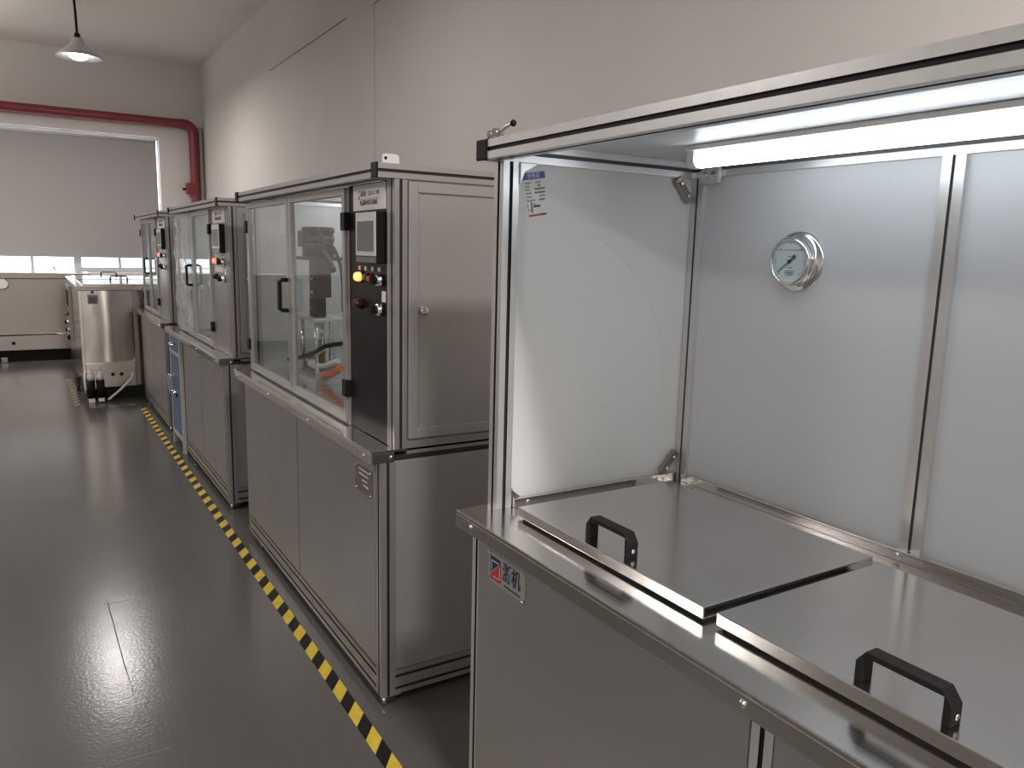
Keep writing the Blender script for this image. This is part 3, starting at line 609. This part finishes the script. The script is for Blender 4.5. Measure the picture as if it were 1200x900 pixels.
# lids resting on the worktop
def lid(x0, x1, y0, y1, hy, label):
    T = thing('tank_lid', ((x0+x1)/2, (y0+y1)/2, CT), label, 'lid', 'steel lids on the near bench')
    obj('lid_plate', MB().box(x0, x1, y0, y1, 0.936, 0.961), 'steel', T, 0.0018)
    obj('lid_gap_shade', MB().box(x0+0.010, x1-0.010, y0+0.010, y1-0.010, CT, 0.936), 'rubber', T)  # black pad standing in for the shadow line under the lid
    L_ = 0.150; out = handle_outline(L_, 0.052, 0.013)
    h = obj('handle', MB().prism([(hy-L_/2+l, 0.961+v) for l, v in out], 'x', 1.050, 1.078), 'black', T, 0.0015, label='black bow handle')
    obj('handle_screw', MB().lathe([(0.005, 0), (0.005, -0.002), (0.003, -0.003)], (1.064, hy-L_/2, 0.975), 'y', 12), 'chrome', h)
lid(1.025, 1.540, 0.955, 1.602, 1.277, 'left brushed steel lid with black bow handle, fully in view')
lid(1.030, 1.520, 0.285, 0.928, 0.587, 'right brushed steel lid with black bow handle, cut off by the frame')
# small chrome toggle on the hood's front edge
T = thing('toggle_clamp', (0.975, 1.62, 1.864), 'small chrome toggle clamp lying on the hood front edge', 'clamp')
obj('clamp_base', MB().box(0.965, 0.993, 1.63, 1.682, 1.865, 1.8685), 'chrome', T, 0.001)
obj('clamp_arm', MB().tube(spline([(0.97, 1.69, 1.870), (0.968, 1.665, 1.878), (0.966, 1.635, 1.876), (0.962, 1.60, 1.884), (0.958, 1.565, 1.887)]), 0.005, 10), 'chrome', T)
obj('clamp_pivot', MB().lathe([(0.009, -0.012), (0.009, 0.012)], (0.968, 1.645, 1.877), 'x', 14).lathe([(0.008, -0.010), (0.008, 0.010)], (0.968, 1.672, 1.876), 'x', 14), 'chrome', T)
obj('clamp_tip', MB().lathe([(0.006, 0.0), (0.008, -0.006), (0.005, -0.012)], (0.958, 1.566, 1.887), 'y', 12), 'black', T)

# ------------------------------------------------------------------ test rig behind the glass of the nearest machine
cx, cy, fz = 1.27, 3.93, 0.936
R_ = thing('test_rig', (cx, cy, fz), 'small test rig with a black motor on top behind the glass door', 'test rig')
obj('base_plate', MB().box(cx-0.11, cx+0.14, cy-0.26, cy+0.22, fz, fz+0.022), 'alu', R_, 0.002)
obj('base_block', MB().box(cx-0.02, cx+0.10, cy-0.02, cy+0.20, fz+0.022, fz+0.055), 'steel_dark', R_, 0.003)
for (dx, dy) in ((-0.055, -0.115), (-0.055, 0.115), (0.095, -0.115), (0.095, 0.115)):
    obj('leg', MB().cyl((cx+dx, cy+dy, 0), 0.0105, fz+0.022, 1.232, 'z', 14), 'chrome', R_)
obj('platform', MB().box(cx-0.075, cx+0.115, cy-0.140, cy+0.140, 1.232, 1.246), 'alu', R_, 0.002)
obj('clamp_block', MB().box(cx-0.035, cx+0.03, cy-0.02, cy+0.06, 1.246, 1.345), 'black', R_, 0.006)
obj('column', MB().box(cx-0.025, cx+0.06, cy-0.015, cy+0.085, 1.345, 1.535), 'bronze', R_, 0.003)
cb = MB()
for (dy, z) in ((0.015, 1.44), (0.05, 1.45), (0.015, 1.37), (0.05, 1.375), (0.03, 1.29)): cb.lathe([(0.009, 0), (0.009, -0.008), (0.004, -0.012)], (cx-0.025, cy+dy, z), 'x', 12)
obj('column_bolt', cb, 'chrome', R_)
obj('motor_plate', MB().box(cx-0.085, cx+0.095, cy-0.11, cy+0.15, 1.535, 1.552), 'black', R_, 0.002)
mo = obj('motor', MB().lathe([(0.080, 1.552), (0.080, 1.60), (0.077, 1.605), (0.077, 1.67), (0.082, 1.672), (0.082, 1.692), (0.074, 1.700)], (cx+0.005, cy+0.02, 0), 'z', 32), 'black', R_)
obj('motor_band', MB().lathe([(0.0815, 1.630), (0.0815, 1.655)], (cx+0.005, cy+0.02, 0), 'z', 32), 'rubber', mo)
obj('junction_box', MB().box(cx-0.09, cx-0.06, cy-0.03, cy+0.06, 1.60, 1.68), 'black', mo, 0.006)
obj('cable', MB().tube(spline([(cx-0.02, cy-0.055, 1.69), (cx-0.02, cy-0.14, 1.64), (cx-0.03, cy-0.22, 1.615), (cx-0.02, cy-0.30, 1.59), (cx, cy-0.345, 1.48), (cx, cy-0.36, 1.3)]), 0.009), 'rubber', R_)
obj('cable', MB().tube(spline([(cx-0.075, cy-0.03, 1.61), (cx-0.06, cy-0.12, 1.605), (cx-0.04, cy-0.20, 1.622)]), 0.009), 'rubber', R_)
obj('cable', MB().tube(spline([(cx+0.0, cy-0.08, 1.57), (cx+0.0, cy-0.15, 1.54), (cx+0.0, cy-0.22, 1.49)]), 0.016), 'rubber', R_)
obj('plunger', MB().cyl((cx+0.0, cy+0.045, 0), 0.017, 1.06, 1.232, 'z', 18), 'chrome', R_)
obj('plunger', MB().cyl((cx+0.01, cy-0.01, 0), 0.012, 1.10, 1.232, 'z', 18), 'chrome', R_)
obj('test_cylinder', MB().lathe([(0.045, fz+0.055), (0.045, fz+0.11), (0.05, fz+0.112), (0.05, fz+0.125), (0.02, fz+0.13)], (cx+0.0, cy+0.06, 0), 'z', 24), 'brass', R_)
obj('fitting', MB().lathe([(0.02, 0.03), (0.022, 0.0), (0.022, -0.05), (0.012, -0.06)], (cx-0.05, cy-0.03, fz+0.075), 'y', 14), 'white', R_)
obj('hose', MB().tube(spline([(cx-0.07, cy+0.33, fz+0.05), (cx-0.06, cy+0.12, fz+0.09), (cx-0.06, cy-0.08, fz+0.135), (cx-0.05, cy-0.25, fz+0.19), (cx-0.02, cy-0.38, fz+0.215)]), 0.011), 'rubber', R_)
obj('hose', MB().tube(spline([(cx-0.05, cy-0.08, fz+0.07), (cx-0.05, cy-0.22, fz+0.09), (cx-0.03, cy-0.36, fz+0.13)]), 0.012), 'white', R_)
obj('hose', MB().tube(spline([(cx-0.05, cy-0.20, fz+0.018+0.022), (cx-0.04, cy-0.28, fz+0.055), (cx-0.02, cy-0.38, fz+0.10)]), 0.018), 'orange', R_)
obj('reflected_ring', MB().lathe([(0.47, 0), (0.47, -0.012), (0.44, -0.016), (0.44, -0.002)], (1.68, 3.60, 1.40), 'x', 64, cap=False), 'white', R_)  # white ring modelled in place of arcs reflected in the door glass

# ------------------------------------------------------------------ blue tool cabinet under the middle worktop's overhang
T = thing('tool_cabinet', (1.2, 6.5, 0), 'narrow blue drawer cabinet on a pale frame under the worktop overhang', 'cabinet')
X0, X1, ya, yb = 0.938, 1.50, 6.262, 6.745
for (x, y) in ((X0, ya), (X0, yb-0.028), (X1-0.028, ya), (X1-0.028, yb-0.028)):
    obj('frame_post', MB().box(x, x+0.028, y, y+0.028, 0.0, 0.885), 'frame_grey', T, 0.002)
obj('frame_rail', MB().box(X0, X0+0.028, ya+0.028, yb-0.028, 0.088, 0.118), 'frame_grey', T, 0.002)
obj('body', MB().box(X0+0.022, X1-0.005, ya+0.006, yb-0.006, 0.118, 0.885), 'bluepaint', T, 0.002)
dw = obj('drawer', MB().box(X0+0.004, X0+0.024, ya+0.030, yb-0.030, 0.775, 0.878), 'bluepaint', T, 0.003)
obj('handle', MB().tube(spline([(X0+0.004, 6.56, 0.835), (X0-0.03, 6.555, 0.832), (X0-0.03, 6.44, 0.832), (X0+0.004, 6.435, 0.835)], 5), 0.007), 'chrome', dw)
obj('frame_rail', MB().box(X0, X0+0.022, ya+0.028, yb-0.028, 0.745, 0.768), 'frame_grey', T, 0.002)
dr = obj('door', MB().box(X0+0.004, X0+0.024, ya+0.030, yb-0.030, 0.125, 0.738), 'bluepaint', T, 0.003)
obj('handle', MB().tube(spline([(X0+0.004, 6.60, 0.575), (X0-0.035, 6.60, 0.57), (X0-0.035, 6.60, 0.45), (X0+0.004, 6.60, 0.445)], 5), 0.007)
    .tube(spline([(X0+0.004, 6.52, 0.575), (X0-0.035, 6.52, 0.57), (X0-0.035, 6.52, 0.45), (X0+0.004, 6.52, 0.445)], 5), 0.007), 'chrome', dr)
obj('lock', MB().lathe([(0.016, 0), (0.016, -0.008), (0.010, -0.010)], (X0+0.004, 6.47, 0.43), 'x', 16), 'black', dr)

# ------------------------------------------------------------------ steel tank at the end of the row
T = thing('steel_tank', (0.9, 10.2, 0), 'stainless steel tank with two lid handles and a curved highlight', 'tank')
TY = 8.86; tx0, tx1 = 0.418, 0.905
nb = 10; vs = []; fs = []
for j, z in enumerate((0.395, 0.75, 1.115)):
    for i in range(nb+1):
        u = i/nb; vs.append((tx0+0.035+(tx1-tx0-0.035)*u, TY - 0.028*math.sin(math.pi*u)*(1.25 if j == 1 else 0.8), z))
for j in range(2):
    for i in range(nb): q = j*(nb+1)+i; fs.append((q, q+1, q+nb+2, q+nb+1))
fb = MB(); fb.add(vs, fs, 0, True)
obj('tank_body', MB().box(tx0, tx1, TY, 11.3, 0.13, 1.118).box(tx1, 1.42, TY+0.12, 11.3, 0.13, 1.118), 'steel_v', T, 0.004)
bp = obj('bulged_panel', fb, 'steel_v', T); sd = bp.modifiers.new('subdivision', 'SUBSURF'); sd.levels = 2; sd.render_levels = 2
obj('corner_strip', MB().box(tx0, tx0+0.03, TY-0.012, TY, 0.14, 1.118), 'steel_v', T, 0.004)
obj('side_column', MB().box(tx1+0.002, tx1+0.05, TY+0.06, TY+0.12, 0.0, 1.118), 'steel_dark', T, 0.004)  # recessed column given darker steel to carry the shade it lies in
obj('lower_panel', MB().box(tx0+0.03, tx1-0.01, TY-0.012, TY, 0.155, 0.385), 'steel_v', T, 0.003)
obj('tank_top', MB().box(tx0-0.012, 1.44, TY-0.03, 11.32, 1.118, 1.162), 'steel', T, 0.004)
for (y, z) in ((8.95, 0), (10.2, 0)):
    ld_ = obj('lid', MB().box(tx0+0.05, 1.36, y, y+1.1, 1.162, 1.174), 'steel', T, 0.003)
    hy = y+1.0 if y < 9 else y+1.02
    obj('handle', MB().prism([(0.795+l, 1.174+v) for l, v in handle_outline(0.19, 0.052, 0.016)], 'y', hy, hy+0.025), 'black', ld_, 0.002, label='black bow handle')
cn = obj('control_box', MB().box(tx0-0.03, tx0, 10.2, 10.9, 0.45, 1.09), 'steel_dark', T, 0.003)
obj('screen', MB().box(tx0-0.036, tx0-0.03, 10.35, 10.75, 0.86, 1.04), 'black', cn)
button(cn, 'push_button', tx0-0.03, 10.5, 0.76, 0.022, 0.03, 'redbutton', label='red push button')
knob(cn, tx0-0.03, 10.5, 0.66, 0.022); knob(cn, tx0-0.03, 10.5, 0.57, 0.022); button(cn, 'push_button', tx0-0.03, 10.5, 0.48, 0.025, 0.03, 'black')
nm = obj('name_plate', MB().box(0.500, 0.590, TY-0.031, TY-0.026, 0.985, 1.075), 'inkgrey', T, 0.001, label='dark framed name plate')
obj('plate_face', MB().box(0.512, 0.578, TY-0.033, TY-0.031, 0.995, 1.050), 'screen', nm)
obj('plate_screw', MB().cyl((0.545, TY-0.02, 1.10), 0.012, -0.004, 0.012, 'y', 12), 'black', T)
for x in (0.685, 0.765): obj('outlet_hole', MB().cyl((x, TY-0.012, 0.262), 0.018, -0.004, 0.004, 'y', 18), 'black', T)
for x in (0.475, 0.560):
    dp = obj('drain_pipe', MB().cyl((x, TY-0.085, 0), 0.040, 0.045, 0.225, 'z', 20), 'black', T, label='black sleeved drain pipe with white ends')
    obj('valve', MB().lathe([(0.028, 0.225), (0.030, 0.26), (0.024, 0.285), (0.014, 0.31)], (x, TY-0.085, 0), 'z', 18).cyl((x, 0, 0.295), 0.022, TY-0.10, TY-0.012, 'y', 16), 'white', dp)
    obj('pipe_end', MB().prism([(TY-0.125, 0.0), (TY-0.03, 0.0), (TY-0.035, 0.02), (TY-0.055, 0.045), (TY-0.115, 0.045)], 'x', x-0.026, x+0.03), 'white', dp, 0.006)
obj('white_hose', MB().tube(spline([(0.44, TY-0.02, 0.30), (0.425, TY-0.06, 0.27), (0.428, TY-0.09, 0.15), (0.43, TY-0.05, 0.10)]), 0.010), 'white', T)
obj('white_hose', MB().tube(spline([(0.52, TY-0.02, 0.31), (0.522, TY-0.06, 0.27), (0.518, TY-0.09, 0.16), (0.516, TY-0.05, 0.12)]), 0.010), 'white', T)
obj('grey_hose', MB().tube(spline([(0.875, TY-0.02, 0.27), (0.845, TY-0.07, 0.22), (0.74, TY-0.12, 0.12), (0.62, TY-0.14, 0.025)]), 0.012), 'bezel', T)
obj('plinth_or_shade', MB().box(0.45, 1.38, TY+0.01, 11.2, 0.0, 0.13), 'black', T)
cs = obj('caster', MB().box(0.375, 0.418, 9.5, 9.56, 0.06, 0.16), 'rubber', T, 0.005); obj('wheel', MB().lathe([(0.045, -0.015), (0.05, 0), (0.045, 0.015)], (0.395, 9.53, 0.05), 'x', 18), 'rubber', cs)
mt = obj('floor_mat', MB().box(0.50, 0.93, TY-0.20, TY+0.0, 0.0, 0.010), 'rubber', None, 0.002, base=(0.7, TY-0.1, 0)); tag(mt, 'black rubber mat on the floor under the steel tank front', 'mat')

# ------------------------------------------------------------------ long steel bench below the window
T = thing('steel_sink_bench', (-0.6, 12.4, 0), 'long low steel bench with a gauge under the far window', 'bench')
bx0, bx1, by = -2.4, 0.715, 12.1
obj('cabinet_body', MB().box(bx0, bx1, by, BY-0.1, 0.365, 1.10), 'steel_bench', T, 0.006)
obj('bench_top', MB().box(bx0-0.01, bx1+0.015, by-0.03, BY-0.1, 1.10, 1.178), 'steel_bench', T, 0.006)
obj('lower_panel', MB().box(bx0, bx1, by-0.025, BY-0.2, 0.16, 0.350), 'steel_bench', T, 0.006)
obj('drawer_slot', MB().box(0.30, 0.56, by-0.032, by-0.02, 0.350, 0.372), 'chrome', T, 0.003)
obj('plinth_or_shade', MB().box(bx0+0.05, bx1-0.03, by+0.06, BY-0.2, 0.0, 0.16), 'black', T)  # black block standing in for the shadow under the bench
gg = obj('gauge', MB().lathe([(0.075, 0), (0.075, -0.02), (0.062, -0.03)], (-0.275, by, 1.03), 'y', 24), 'chrome', T)
obj('dial', MB().cyl((-0.275, by, 1.03), 0.058, -0.033, -0.029, 'y', 24), 'bezel', gg)
obj('outlet', MB().cyl((-0.205, by-0.025, 0.257), 0.022, -0.02, 0, 'y', 16), 'black', T)
obj('top_bolt', MB().cyl((0.60, by-0.03, 1.12), 0.018, -0.012, 0, 'y', 12), 'black', T)
obj('white_foot', MB().box(-0.36, -0.28, by-0.02, by+0.04, 0.0, 0.07), 'steel_dark', T, 0.01)
